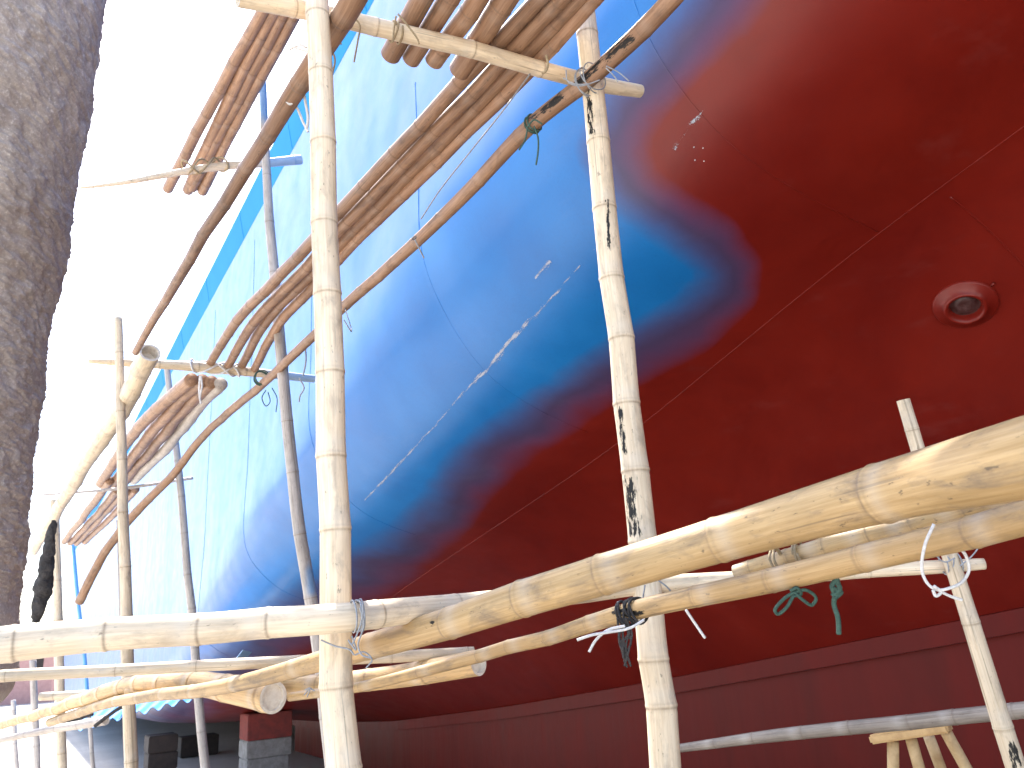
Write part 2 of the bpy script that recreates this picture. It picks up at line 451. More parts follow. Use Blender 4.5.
# weld seams: low rough beads on the plating
def seam(P, Nn, r=.0024):
    P = np.asarray(P); P = P+np.asarray(Nn)*.001
    rr = np.array([r*R.uniform(.75, 1.25) for _ in P])
    v, f = tube(P, rr, 6); 
    mesh_obj('weld_seam', v, f, M['hull'], ship, True, {'redpaint': red_mask(v)})
def seam_long(l, s0, s1):
    ss = np.arange(s0, s1, .05 if s1 < 12 else .08)
    seam([surf(s, l) for s in ss], [normal(s, l) for s in ss])
def seam_trans(s, i0, i1, r=.0034):
    o_ = sec(s)[i0:i1]; P = np.array([W3(s, l, z) for l, z in o_])
    d = np.concatenate([[0], np.cumsum(np.linalg.norm(np.diff(P, axis=0), axis=1))]); g = np.arange(0, d[-1], .03)
    P = np.stack([np.interp(g, d, P[:, k]) for k in range(3)], -1)
    seam(P, np.zeros_like(P), r)
seam_long(3.72, -1, 14)
iw = int(np.argmin(abs(sec(3)[:, 0]-3.72)))
for s in (4.5, 2.15): seam_trans(s, 20, iw)
for s in (7.0, 9.4, 11.8): seam_trans(s, 4, iw, .003)
seam_trans(1.8, iw, NT, .004)

# white scrapes: torn slivers of bare undercoat along the bilge
M['scrape'] = simple('bare_undercoat', (.75, .72, .72), (.5, .5, .55), 60, .6)
t = MT('torn_undercoat'); o = t.attr('uvw', 'Vector')
n1 = t.noise(t.vscale(o, (14, 1.4, 1)), 3.2, 7, .8); n2 = t.noise(t.vscale(o, (2.0, .6, 1)), 2.0, 3, .6)
sepv = t.node('ShaderNodeSeparateXYZ'); t.lk(o, sepv.inputs[0])
cov = t.math('SUBTRACT', t.math('ADD', t.attr('dens'), t.math('MULTIPLY', t.math('SUBTRACT', t.math('ADD', n1, n2), 1.0), 2.6)), t.math('MULTIPLY', t.math('ABSOLUTE', sepv.outputs[1]), .55))
t.base(t.mix(n1, (.30, .36, .46), (.52, .54, .58)), .6, .4); t.lk(t.ramp(cov, [(.42, 0.0), (.6, 1.0)]), t.b.inputs['Alpha']); M['torn'] = t.m
def scrape(px, wid, dens, name='paint_scrape'):
    H_ = [hit(*p) for p in px]; H_ = np.array([h for h in H_ if h is not None]); S_ = catmull(H_, 30)
    P = np.array([surf(s, l)+normal(s, l)*.0025 for s, l, z in S_]); Nn = np.array([normal(s, l) for s, l, z in S_])
    T, _, _ = frames(P); Bn = np.cross(T, Nn); v = []; f = []; uv = []; de = []
    d_ = np.concatenate([[0], np.cumsum(np.linalg.norm(np.diff(P, axis=0), axis=1))])
    for i in range(len(P)):
        u = i/(len(P)-1)
        for w_ in (-1, 0, 1):
            v.append(P[i]+Bn[i]*w_*wid(u)); uv.append((d_[i]*2, w_, 0)); de.append(dens(u))
    for i in range(len(P)-1):
        for k in (0, 1): f.append((i*3+k, i*3+k+1, i*3+k+4, i*3+k+3))
    mesh_obj(name, v, f, M['torn'], ship, True, {'uvw': np.array(uv), 'dens': np.array(de)})
scrape([(365, 500), (400, 463), (440, 420), (470, 385), (486, 370), (520, 330), (545, 305), (572, 274), (600, 243), (632, 203)],
       lambda u: .012+.013*math.exp(-((u-.5)/.18)**2), lambda u: .40+.22*math.exp(-((u-.48)/.2)**2)+.25*math.exp(-((u-.08)/.09)**2)-.25*(u > .85))
scrape([(536, 279), (543, 270), (551, 261)], lambda u: .022, lambda u: .5)
scrape([(676, 150), (690, 128), (706, 108)], lambda u: .04, lambda u: .22)

# round outlet fitting on the red plating
def lathe(prof, n=48):
    v = []; f = []
    for r, z in prof:
        for k in range(n): a = 2*math.pi*k/n; v.append((r*math.cos(a), r*math.sin(a), z))
    for i in range(len(prof)-1):
        for k in range(n): f.append((i*n+k, i*n+(k+1) % n, (i+1)*n+(k+1) % n, (i+1)*n+k))
    return np.array(v), f
h = hit(965, 304); hs, hl, hz = h; hc = W3(*h); hn = normal(hs, hl)
print('port', h, 'depth', (hc-CAM)@fw)
tx = AX-(AX@hn)*hn; tx /= np.linalg.norm(tx); ty = np.cross(hn, tx)
def on_hull(v, sc=1): return np.array([hc+(x*tx+y*ty)*sc+z*hn for x, y, z in v])
zc_p = (hc-CAM)@fw; rs = zc_p*29/F
v, f = lathe([(rs, -.03), (rs, .012), (rs*.96, .02), (rs*.70, .022), (rs*.66, .05), (rs*.60, .057), (rs*.53, .05), (rs*.50, .03), (rs*.47, .003)])
fit_v = on_hull(v)
for k in range(len(fit_v)): fit_v[k] += hn*.0025*noise.noise(Vector(fit_v[k])*40)
mesh_obj('outlet_flange', fit_v, f, M['hull'], ship, True, {'redpaint': np.ones(len(fit_v))})
M['bore'] = simple('bore_metal', (.11, .06, .06), (.05, .012, .01), 30, .35, .2)
v, f = lathe([(rs*.475, .004), (rs*.36, .006), (rs*.30, .016), (rs*.2, .02), (rs*.12, .0195), (.0005, .019)])
mesh_obj('outlet_bore', on_hull(v), f, M['bore'], ship, True)
nub = [hit(985+k*3, 290-k*2.5) for k in range(4)]
v, f = tube([surf(q[0], q[1])+normal(q[0], q[1])*.006 for q in nub], [.006, .004, .004, .01], 8)
mesh_obj('weld_stub', v, f, M['hull'], ship, True, {'redpaint': np.ones(len(v))})
# four small studs left by a removed lug
for (x, y) in ((694, 147), (703, 148), (695, 160), (704, 161)):
    q = hit(x, y); v, f = tube([W3(*q), W3(*q)+normal(q[0], q[1])*.003], .003, 8); mesh_obj('stud', v, f, M['scrape'], ship, True)
# rub rail welds on the bulwark
for s in np.arange(.8, 44, 2.3):
    v, f = tube([W3(s, 2.126, KZ-.0), W3(s, 2.05, TOPZ)], .006, 6); mesh_obj('bulwark_seam', v, f, M['bulwark'], ship, True)
#PART2
# ------------------------------------------------------------------ bamboo scaffold
def vert(p0, p1, s, mids=()):
    """upright pole through picture points at a distance s along the ship, run down to the ground"""
    a = PS(*p0, s); b = PS(*p1, s); d = (b-a)/(b-a)[2]
    g = a+d*(-.02-a[2])
    return [a]+[PS(*q, s) for q in mids]+[b, g]
UPR = 'bamboo uprights of the scaffold'
a = vert((318, 0), (341, 768), 1.9); tp = a[0]+(a[0]-a[1])/np.linalg.norm(a[0]-a[1])*1.4
bamboo('thick cream bamboo upright crossing the whole photo in front of the blue hull', [tp]+a, [.066, .068, .076, .08], 'pale', 'bamboo_upright', 'bamboo pole', UPR,
       spacing=.21, nodes=[(320, 74), (322, 148), (324, 223), (326, 300), (328, 377), (330, 455), (333, 532), (337, 684), (340, 760)], fine=True, sides=32)
a = vert((584, 14), (666, 768), 1.78)
bamboo('cream bamboo upright with black tar streaks, in front of the red and blue paint boundary', a, [.074, .082, .088], 'pale', 'bamboo_upright', 'bamboo pole', UPR, spacing=.2,
       nodes=[(587, 78), (599, 146), (607, 212), (614, 278), (622, 342), (629, 407), (634, 470), (640, 540), (649, 652), (657, 708)], fine=True, sides=32, cut0=True,
       soot=[(588, 95, 592, 132, 4), (620, 410, 625, 452, 4), (629, 480, 634, 532, 8), (607, 200, 610, 250, 2.5), (640, 736, 645, 762, 4), (592, 70, 588, 90, 4)])
a = vert((118, 318), (131, 768), 5.6)
bamboo('slim cream upright left of the thick one, passing the hollow pole butt', a, [.055, .078, .084], 'pale', 'bamboo_upright', 'bamboo pole', UPR, spacing=.37, sides=18)
a = vert((54, 500), (62, 768), 9.0)
bamboo('thin cream upright nearest the dark grainy mass, below the far end of the ledger', a, [.08, .085, .09], 'pale', 'bamboo_upright', 'bamboo pole', UPR, spacing=.4, sides=12)
a = vert((262, 82), (318, 640), 4.9, [(268, 200), (279, 330), (296, 500)])
bamboo('bent whitish upright with a blue-painted top leaning close to the hull', a, [.05, .06, .07, .075, .078, .082], 'grey', 'bamboo_upright', 'bamboo pole', UPR, spacing=.35, sides=18,
       blue=[(262, 80, 264, 110, 14), (311, 570, 312, 590, 6)])
a = vert((167, 366), (205, 768), 8.7, [(182, 506)])
bamboo('thin greyish upright standing close to the pale part of the blue hull', a, [.06, .075, .085, .085], 'grey', 'bamboo_upright', 'bamboo pole', UPR, spacing=.38, sides=12)
a = [PD(903, 400, 2.2), PD(951, 560, 2.12), PD(1018, 775, 2.0)]; d_ = (a[2]-a[1])/(a[2]-a[1])[2]; a.append(a[2]+d_*(-.02-a[2][2]))
bamboo('slanting thin bamboo prop at the right, its sawn top against the red bottom paint', a, [.036, .042, .05, .052], 'pale', 'bamboo_prop', 'bamboo pole', UPR, spacing=.24, fine=True, cut0=True,
       soot=[(1012, 745, 1020, 775, 7)])
for (x, y0, y1, s, d, lab) in ((33, 660, 768, 11, .075, 'far thin upright at the bottom left, between the dark mass and the cream upright'),
                               (118, 520, 640, 12, .05, 'very thin dark upright just left of the slim cream upright, against the far hull'),
                               (13, 700, 768, 13, .06, 'leftmost far upright, below the rounded end of the dark mass'),
                               (89, 712, 768, 12, .05, 'short far post under the blue corrugated sheets')):
    a = vert((x, y0), (x+4, y1), s); bamboo(lab, a, d, 'grey', 'bamboo_upright', 'bamboo pole', UPR, sides=8, spacing=.4)

# cross poles that carry the platforms
PUT = 'cross poles carrying the platforms'
bamboo('cream cross pole at the top carrying the brown platform poles', [PS(238, -3, 2.02), PS(325, 14, 2.02), PS(440, 43, 1.98), PS(600, 84, 1.93), PS(641, 91, 1.92)], [.058, .06, .06, .06, .05], 'pale', 'cross_pole', 'bamboo pole', PUT,
       spacing=.27, nodes=[(375, 26), (470, 51), (540, 70)], fine=True, cut1=True, cut0=True)
bamboo('cross pole with a pointed grey tip passing behind the hollow pole butt', [PS(88, 361, 5.72), PS(125, 363, 5.72), PS(200, 367, 5.72), PS(314, 379, 5.72)], [.03, .055, .075, .06], 'pale', 'cross_pole', 'bamboo pole', PUT, spacing=.3, cut1=True,
       blue=[(275, 375, 316, 379, 9)])
bamboo('thinnest cross pole, far off at the left, dark at its tip', [PS(42, 495, 9.1), PS(125, 488, 9.1), PS(193, 478, 9.1)], [.02, .035, .035], 'grey', 'cross_pole', 'bamboo pole', PUT, spacing=.35, sides=10)
bamboo('high cross pole with a blue-painted end against the white sky', [PS(80, 188, 5.3), PS(130, 182, 5.3), PS(200, 169, 5.3), PS(301, 160, 5.3)], [.016, .035, .055, .075], 'pale', 'cross_pole', 'bamboo pole', PUT, spacing=.3, cut1=True,
       blue=[(272, 162, 304, 160, 12)])

# platform poles
def zline(pts, z, ext=None):
    P = [PZ(x, y, z) for x, y in pts]
    if ext: P.append(P[-1]+(P[-1]-P[-2])/np.linalg.norm(P[-1]-P[-2])*ext)
    return P
PL1 = 'platform poles rising to the top edge of the photo'
UPE = [(208, 364), (233, 322), (280, 273), (335, 213), (456, 84), (535, 0)]      # upper and lower outline of the long platform set
LOE = [(258, 370), (283, 324), (312, 292), (362, 240), (500, 105), (599, 0)]
for q, lab in enumerate(('brown platform pole nearest the pale topsides, split from its neighbour by a bright gap', 'second brown platform pole from the bright gap',
                         'third brown platform pole, between its neighbours and the outermost one', 'outermost platform pole of the long set, above the thin ledger')):
    w_ = (.05, .40, .65, .91)[q]
    pts = [(a[0]*(1-w_)+b[0]*w_+R.uniform(-1, 1), a[1]*(1-w_)+b[1]*w_) for a, b in zip(UPE, LOE)]
    bamboo(lab, zline(pts, (2.04, 2.03, 2.045, 2.03)[q], 1.2), [.06, .064, .064, .062, .060, .058, .058], 'brown', 'platform_pole', 'bamboo pole', PL1, spacing=.27, fine=True, wob=.7)
PL2 = 'stubby platform poles ending past the top cross pole'
for pts, lab, d in (([(391, 55), (422, 0)], 'leftmost of the thick brown poles whose round ends hang past the top cross pole', .075),
                    ([(410, 60), (448, 0)], 'second thick brown pole with a round end past the top cross pole', .07),
                    ([(436, 62), (477, 0)], 'third thick brown pole with a round end, redder than its neighbours', .07),
                    ([(459, 71), (505, 0)], 'rightmost thick brown pole with a round end, next to the long platform set', .08)):
    bamboo(lab, zline(pts, 2.035, 1.5), d, 'brown', 'platform_pole', 'bamboo pole', PL2, spacing=.2, fine=True, sides=24, cut0=True)
PL3 = 'platform poles below the pointed cross pole'
for pts, lab in (([(192, 379), (165, 402), (135, 432), (101, 484)], 'pale platform pole highest in the second bay, beside the blue bulwark'),
                 ([(202, 381), (176, 404), (148, 437), (112, 486)], 'second platform pole in the bay below the pointed cross pole'),
                 ([(212, 382), (186, 407), (158, 442), (122, 484)], 'third platform pole in the bay below the pointed cross pole'),
                 ([(222, 383), (197, 409), (170, 443), (134, 480)], 'lowest platform pole in the second bay, greyer and frayed below the pointed cross pole')):
    bamboo(lab, zline(pts, 1.93), .098, 'brown' if 'lowest' not in lab else 'grey', 'platform_pole', 'bamboo pole', PL3, spacing=.3, sides=14)
PL4 = 'far platform poles below the thinnest cross pole'
for pts, lab in (([(110, 480), (92, 505), (64, 542)], 'far platform pole nearest the white sky'),
                 ([(118, 490), (96, 516), (70, 543)], 'second far platform pole from the white sky'),
                 ([(126, 490), (104, 514), (77, 543)], 'third far platform pole from the white sky'),
                 ([(135, 490), (112, 516), (85, 542)], 'far platform pole nearest the hull')):
    bamboo(lab, zline(pts, 1.90), .09, 'brown', 'platform_pole', 'bamboo pole', PL4, spacing=.35, sides=12)
PL5 = 'high platform poles against the white sky'
for pts, lab in (([(168, 189), (215, 97), (262, 12), (270, -3)], 'high platform pole farthest from the hull, outlined by white sky'),
                 ([(187, 191), (229, 100), (273, 12), (281, -3)], 'second high platform pole from the white sky'),
                 ([(192, 188), (240, 97), (283, 14), (292, -3)], 'third high platform pole from the white sky'),
                 ([(202, 191), (250, 98), (295, 15), (304, -3)], 'darkest high platform pole, nearest the hull')):
    bamboo(lab, zline(pts, 3.66, 1.0), [.085, .08, .075, .075, .07], 'brown', 'platform_pole', 'bamboo pole', PL5, spacing=.3, sides=16)

# ledgers along the ship
LED = 'ledger poles running along the hull'
bamboo('long thin ledger scorched black near its tie to the tarred upright', [PZ(722, -60, 1.80), PZ(670, 1, 1.80), PZ(590, 78, 1.80), PZ(535, 123, 1.79), PZ(440, 220, 1.78), PZ(345, 306, 1.77), PZ(275, 373, 1.76), PD(200, 440, 6.45), PD(170, 478, 6.7), PD(138, 510, 6.9), PD(104, 553, 7.1), PD(79, 602, 7.3)],
       [.058, .058, .058, .057, .056, .055, .056, .062, .068, .072, .075, .078], 'brown', 'ledger_pole', 'bamboo pole', LED, spacing=.2, nodes=[(645, 30), (575, 88), (520, 135), (475, 178), (440, 217), (412, 240)], fine=True, wob=.8,
       soot=[(630, 38, 578, 82, 6), (560, 96, 545, 110, 6), (535, 117, 530, 121, 4), (413, 237, 415, 238, 4)])
bamboo('brown ledger tapering past the thick upright, with a pale plastic strip on it', [PZ(362, -18, 1.83), PZ(347, 10, 1.83), PZ(290, 98, 1.82), PZ(265, 140, 1.82), PZ(215, 220, 1.81), PZ(170, 292, 1.80), PZ(136, 352, 1.78)], [.075, .073, .065, .06, .055, .05, .04],
       'brown', 'ledger_pole', 'bamboo pole', LED, spacing=.3, fine=True, wob=1.5)
bamboo('thick cream ledger whose hollow butt end faces the viewer at the left', [PD(151, 353, 4.9), PD(121, 408, 5.4), PD(86, 465, 6.2), PD(60, 506, 7.2), PD(34, 552, 9)], [.125, .12, .105, .1, .09], 'pale', 'ledger_pole', 'bamboo pole', LED, spacing=.32, cut0=True, sides=24, endd=1.3)

# guard beams at eye level
BM = 'long beams lashed across at eye level'
bamboo('weathered whitish beam tied to the front of the thick upright, frayed thin end far right', [PD(-60, 650, 1.62), PD(0, 643, 1.68), PD(110, 633, 1.74), PD(230, 626, 1.755), PD(340, 618, 1.765), PD(400, 611, 1.87), PD(470, 604, 2.0), PD(580, 593, 2.17), PD(645, 585, 2.26), PD(700, 581, 2.25), PD(850, 573, 2.2), PD(940, 568, 2.16), PD(985, 565, 2.14)],
       [.078, .076, .07, .067, .064, .062, .06, .056, .05, .045, .04, .036, .03], 'pale', 'cross_beam', 'bamboo beam', BM, spacing=.22,
       nodes=[(14, 642), (107, 634), (198, 628), (268, 623), (375, 615), (455, 605), (520, 600), (790, 577), (868, 572)], fine=True, sides=28)
bamboo('thickest tan beam, close to the viewer, sweeping up to the right edge', [PD(1110, 428, .92), PD(1024, 451, 1.0), PD(880, 488, 1.27), PD(720, 538, 1.5), PD(600, 576, 1.6), PD(520, 600, 1.69), PD(450, 622, 1.8), PD(400, 637, 1.91), PD(355, 650, 2.01), PD(318, 661, 2.1), PD(256, 678, 2.3), PD(200, 690, 2.6), PD(120, 701, 3.4), PD(50, 722, 4.4)],
       [.102, .1, .092, .083, .079, .076, .070, .066, .06, .052, .046, .044, .044, .044], 'tan', 'cross_beam', 'bamboo beam', BM, spacing=.36, nodes=[(880, 486), (718, 539), (603, 574), (521, 598), (449, 620), (372, 646), (293, 668)], fine=True, sides=40, wob=1.3,
       soot=[(431, 622, 434, 624, 2)])
bamboo('second tan beam just under the thickest one, running behind the tarred upright to the left', [PD(1110, 488, 1.15), PD(1024, 514, 1.3), PD(880, 551, 1.52), PD(770, 581, 1.68), PD(700, 598, 1.78), PD(640, 611, 1.88), PD(560, 634, 2.05), PD(480, 656, 2.2), PD(420, 672, 2.3), PD(355, 688, 2.4), PD(290, 698, 2.6)],
       [.06, .058, .054, .051, .048, .046, .04, .036, .033, .03, .028], 'tan', 'cross_beam', 'bamboo beam', BM, spacing=.22, nodes=[(970, 526), (862, 558), (771, 580), (697, 598), (589, 625), (548, 637), (509, 647), (480, 655)], fine=True, sides=28, wob=1.4,
       soot=[(615, 612, 640, 612, 6)])
bamboo('slim bamboo with a bound sawn end, lying between the two tan beams', [PD(736, 573, 1.9), PD(790, 557, 1.82), PD(860, 537, 1.72), PD(950, 512, 1.6), PD(1060, 482, 1.48)], [.038, .042, .044, .046, .048], 'tan', 'cross_beam', 'bamboo beam', BM, spacing=.09, fine=True, cut0=True)
bamboo('thin whitish pole running level at the left under the weathered beam', [PD(-60, 680, 2.2), PD(0, 675, 2.25), PD(120, 670, 2.32), PD(280, 662, 2.4), PD(400, 656, 2.45), PD(474, 652, 2.5)], [.034, .034, .034, .034, .036, .034], 'pale', 'cross_beam', 'bamboo beam', BM, spacing=.26, fine=True)
bamboo('thick stub with an open end, slung under the second tan beam', [PD(130, 690, 3.4), PD(225, 684, 2.9), PD(320, 684, 2.65), PD(400, 677, 2.5), PD(478, 664, 2.34)], [.05, .06, .066, .07, .074], 'tan', 'cross_beam', 'bamboo beam', BM, spacing=.25, fine=True, cut1=True, sides=28)
bamboo('thick curved beam with a pale open end in front of the keel block', [PD(-10, 728, 5.4), PD(60, 707, 4.2), PD(123, 688, 3.5), PD(190, 683, 3.0), PD(240, 690, 2.75), PD(273, 696, 2.6)], [.055, .06, .075, .085, .095, .1], 'tan', 'cross_beam', 'bamboo beam', BM, spacing=.28, fine=True, cut1=True, sides=28, endd=.22)
bamboo('far thin pole at the bottom left with a dark knob end', [PD(-10, 742, 5.5), PD(60, 728, 5.3), PD(106, 720, 5.1)], [.04, .05, .06], 'grey', 'cross_beam', 'bamboo beam', BM, sides=10, cut1=True)
bamboo('short pale pole between the far uprights at the bottom left', [PD(40, 697, 6), PD(100, 694, 6), PD(150, 690, 6)], .06, 'pale', 'cross_beam', 'bamboo beam', BM, sides=10)
bamboo('low grey-brown pole in front of the red keel plate, at the bottom right', [PD(681, 748, 3.0), PD(780, 735, 2.75), PD(900, 722, 2.5), PD(1024, 710, 2.25), PD(1100, 702, 2.1)], [.03, .042, .045, .045, .045], 'weathered', 'cross_beam', 'bamboo beam', BM, spacing=.17, fine=True, cut0=True)  # its shade is put into the darkened bamboo colour

# trestle under the low pole
TD = 2.75
tr = empty('trestle', PG(930, 1020), 'small wooden trestle with splayed legs standing behind the low grey pole', 'trestle')
def block(P0, P1, w, h, mat, name, parent=None, up_=(0, 0, 1), bev=.006):
    P0, P1 = np.array(P0), np.array(P1); L_ = np.linalg.norm(P1-P0); T = (P1-P0)/L_
    U = np.array(up_, float); U = U-(U@T)*T; U /= np.linalg.norm(U); S = np.cross(T, U)
    bm = bmesh.new(); bmesh.ops.create_cube(bm, size=1)
    bmesh.ops.scale(bm, vec=(L_, w, h), verts=bm.verts)
    bmesh.ops.bevel(bm, geom=bm.edges, offset=bev, segments=2, affect='EDGES')
    v = [(P0+P1)/2+q.co.x*T+q.co.y*S+q.co.z*U for q in bm.verts]; f = [[q.index for q in p.verts] for p in bm.faces]; bm.free()
    return mesh_obj(name, v, f, mat, parent, False)
M['plank'] = simple('sawn_plank', (.62, .42, .2), (.4, .25, .11), 14, .7, .3)
M['leg'] = simple('trestle_leg_wood', (.62, .46, .26), (.42, .28, .14), 20, .7, .3)
tq = [PD(872, 739, TD), PD(950, 727, TD-.15)]
block(tq[0], tq[1], .06, .03, M['plank'], 'top_board', tr)
for (x0, y0, x1, y1, dd) in ((893, 741, 893, 772, .0), (911, 739, 920, 772, -.03), (929, 737, 942, 772, .03), (946, 732, 968, 772, -.08)):
    a = PD(x0, y0, TD+dd-.03); b = PD(x1, y1, TD+dd-.03); d_ = (b-a)/(b-a)[2]; g_ = b+d_*(-b[2])
    v, f = tube(catmull([a, (a+g_)/2+np.array([.006, 0, 0]), g_], 12), .019, 12); mesh_obj('leg', v, f, M['leg'], tr)

# ------------------------------------------------------------------ keel blocks, sheets and clutter under the far hull
M['concrete'] = simple('block_concrete', (.34, .33, .32), (.2, .19, .18), 9, .9, .4)
M['redwood'] = simple('red_painted_timber', (.28, .05, .04), (.16, .04, .035), 9, .8, .3)
M['darkwood'] = simple('dark_timber', (.05, .035, .03), (.025, .02, .018), 9, .8, .3)
def keel_block(x, s, lab, w, zt, mats, hs):
    l = (lambda q: s*(q@LAT)/(q@AX))(ray(x, 745))
    k = empty('keel_block', W3(s, l, -2.2), lab, 'keel block', 'blocks the ship rests on')
    z = -2.2
    for (nm, mt), hgt in zip(mats, hs):
        j = R.uniform(-.02, .02)
        block(W3(s-.3, l+j, z+hgt/2), W3(s+.3, l+j, z+hgt/2), w*R.uniform(.95, 1.05), hgt-.006, M[mt], nm, k, bev=.015); z += hgt
keel_block(265, 15.0, 'keel block of stacked grey concrete with red timber on top, beneath the far hull', .72, 0, (('concrete_slab', 'concrete'), ('concrete_slab', 'concrete'), ('concrete_slab', 'concrete'), ('timber_cap', 'redwood')), (.28, .28, .28, .42))
keel_block(161, 17.5, 'dark timber keel block beneath the far end, behind the blue corrugated sheet', .5, 0, (('timber', 'darkwood'), ('timber', 'darkwood'), ('timber', 'darkwood')), (.3, .3, .3))
keel_block(198, 22, 'low dark block lying under the hull between the two keel blocks', .9, 0, (('timber', 'darkwood'),), (.45,))

# blue corrugated sheets hung along the lower hull
M['bluesheet'] = simple('blue_corrugated_sheet', (.04, .2, .55), (.06, .28, .65), 6, .45, .1)
def sheet(p00, p10, p11, p01, lab, n=60, amp=.03, waves=9):
    v = []; f = []
    for j in range(5):
        for i in range(n+1):
            u, w_ = i/n, j/4
            P = (p00*(1-u)+p10*u)*(1-w_)+(p01*(1-u)+p11*u)*w_
            v.append(P+np.array([0, 0, 1])*amp*math.sin(u*waves*2*math.pi))
    for j in range(4):
        for i in range(n): a = j*(n+1)+i; f.append((a, a+1, a+n+2, a+n+1))
    k = len(v); v += [p-np.array([0, 0, .004]) for p in v[:k]]; f += [tuple(q+k for q in reversed(t_)) for t_ in list(f)]
    return tag(mesh_obj('corrugated_sheet', v, f, M['bluesheet'], None, True), lab, 'roof sheet', 'blue corrugated sheets')
sheet(PS(72, 731, 12.5), PS(192, 699, 10.2), PS(205, 686, 11.2), PS(95, 708, 14), 'blue corrugated sheet sloping below the far hull at the bottom left')
M['bluepaint'] = simple('blue_steel_paint', (.12, .34, .62), (.16, .4, .66), 8, .5)
q0, q1, q2, q3 = PS(232, 664, 8.2), PS(243, 650, 8.2), PS(252, 652, 8.3), PS(240, 667, 8.3)
v = [q0, q1, q2, q3]; th_ = AX*.02; v += [p+th_ for p in v]
tag(mesh_obj('bent_plate', v, [(0, 1, 2, 3), (7, 6, 5, 4), (0, 4, 5, 1), (1, 5, 6, 2), (2, 6, 7, 3), (3, 7, 4, 0)], simple('paleblue_plate', (.3, .5, .7), (.25, .42, .6), 8, .5), None, False),
    'small pale blue bent plate sticking up under the hull left of the thick upright', 'metal plate')
v, f = tube(catmull([PS(73, 545, 19), PS(78, 600, 19), PS(84, 650, 19), PS(88, 700, 19), PS(90, 716, 19)], 10), .034, 10)
tag(mesh_obj('drain_pipe', v, f, M['bluepaint'], None, True), 'thin blue pipe standing against the far end of the hull', 'pipe')
for pts, d, r_, lab in (([(95, 726), (108, 716), (120, 708), (131, 704)], 5.0, .012, 'black cable drooping beside the slim upright at the bottom left'),
                        ([(60, 722), (80, 718), (93, 714)], 5.6, .012, 'short blue-black cable at the bottom left near the far uprights')):
    v, f = tube(catmull([PD(x, y, d) for x, y in pts], 12), r_, 8); tag(mesh_obj('cable', v, f, M['black_cloth'], None, True), lab, 'cable')

# dark rolled netting hanging at the far left
pts = [(53, 520), (50, 540), (47, 560), (43, 585), (40, 605), (36, 622)]; wd_ = [.02, .04, .055, .07, .055, .03]
C_ = catmull([PD(x, y, 6.5) for x, y in pts], 14); rr = np.interp(np.linspace(0, 1, len(C_)), np.linspace(0, 1, 6), wd_)
v, f = tube(C_, rr, 20)
v = np.array([p+.02*np.array(noise.noise_vector(Vector(p*9)))+.012*np.array(noise.noise_vector(Vector(p*30))) for p in v])
tag(mesh_obj('net_bundle', v, f, M['black_cloth'], None, True), 'black rolled netting hanging from the scaffold at the far left', 'net')

# ------------------------------------------------------------------ ties
TIE = 'ties holding the scaffold together'
def lash(c, axis, rad, turns, width, mat, lab, tails=(), r=.0028, cat='lashing', name='lashing'):
    c = np.array(c); axis = np.array(axis); axis /= np.linalg.norm(axis)
    ref = np.array([0, 0, 1.0]) if abs(axis[2]) < .8 else np.array([1.0, 0, 0])
    n_ = np.cross(axis, ref); n_ /= np.linalg.norm(n_); b_ = np.cross(axis, n_)
    parts = []
    N_ = int(turns*28); tt = np.linspace(0, turns*2*math.pi, N_); ph = R.uniform(0, 6)
    P = np.array([c+axis*(width*(.5*math.sin(a*.37+ph)))+(rad+.0015*math.sin(a*3.1))*(math.cos(a)*n_+math.sin(a)*b_) for a in tt])
    parts.append(tube(P, r, 6))
    v, f = join(parts)
    o = tag(mesh_obj(name, v, f, M[mat], None, True), lab, cat, TIE)
    for tl in tails:
        v, f = tube(catmull(tl, 14), r*.9, 6); mesh_obj('loose_end', v, f, M[mat], o, True)
    return o
def cord(tails, r, mat, lab, cat='cord', name='cord'):
    v, f = tube(catmull(np.array(tails[0]), 14), r, 6)
    o = tag(mesh_obj(name, v, f, M[mat], None, True), lab, cat, TIE)
    for t_ in tails[1:]:
        v, f = tube(catmull(np.array(t_), 14), r, 6); mesh_obj('strand', v, f, M[mat], o, True)
    return o
def pd(pts, d): return [PD(x, y, d+R.uniform(-.004, .004)) for x, y in pts]
# at the thick upright
aT = PS(325, 14, 1.98)
up1 = PS(318, 0, 1.9)-PS(341, 768, 1.9)
lash(PD(357, 616, 1.755), PD(470, 604, 1.88)-PD(340, 618, 1.74), .0345, 4, .02, 'grey_wire', 'grey wire lashing the weathered beam to the thick upright', [pd([(352, 636), (356, 650), (348, 640)], 1.7), pd([(360, 608), (364, 625), (358, 645), (362, 655), (371, 658)], 1.68)], .002)
cord([pd([(363, 604), (362, 618), (358, 632), (352, 645)], 1.66), pd([(321, 640), (335, 646), (350, 650), (354, 655)], 1.74), pd([(355, 655), (364, 652), (372, 660), (366, 668)], 1.74)], .0018, 'grey_wire', 'loose wire ends twisted below the lashing on the thick upright')
cord([pd([(305, 690), (310, 688), (307, 697)], 2.5), pd([(310, 688), (318, 693)], 2.5), pd([(310, 688), (304, 695)], 2.5)], .002, 'grey_wire', 'small tangle of wire left of the thick upright under the whitish pole')
cord([pd([(289, 50), (298, 46), (306, 48)], 2.6), pd([(300, 44), (310, 50), (306, 51), (292, 47)], 2.6)], .004, 'white_cord', 'pale plastic strip knotted high on the thick upright')
cord([pd([(290, 98), (297, 108), (303, 122), (308, 132)], 2.75), pd([(302, 85), (305, 100), (308, 118), (307, 128)], 2.7), pd([(284, 98), (290, 104), (296, 98)], 2.7)], .005, 'white_cord', 'white plastic strip hanging behind the thick upright from the brown ledger')
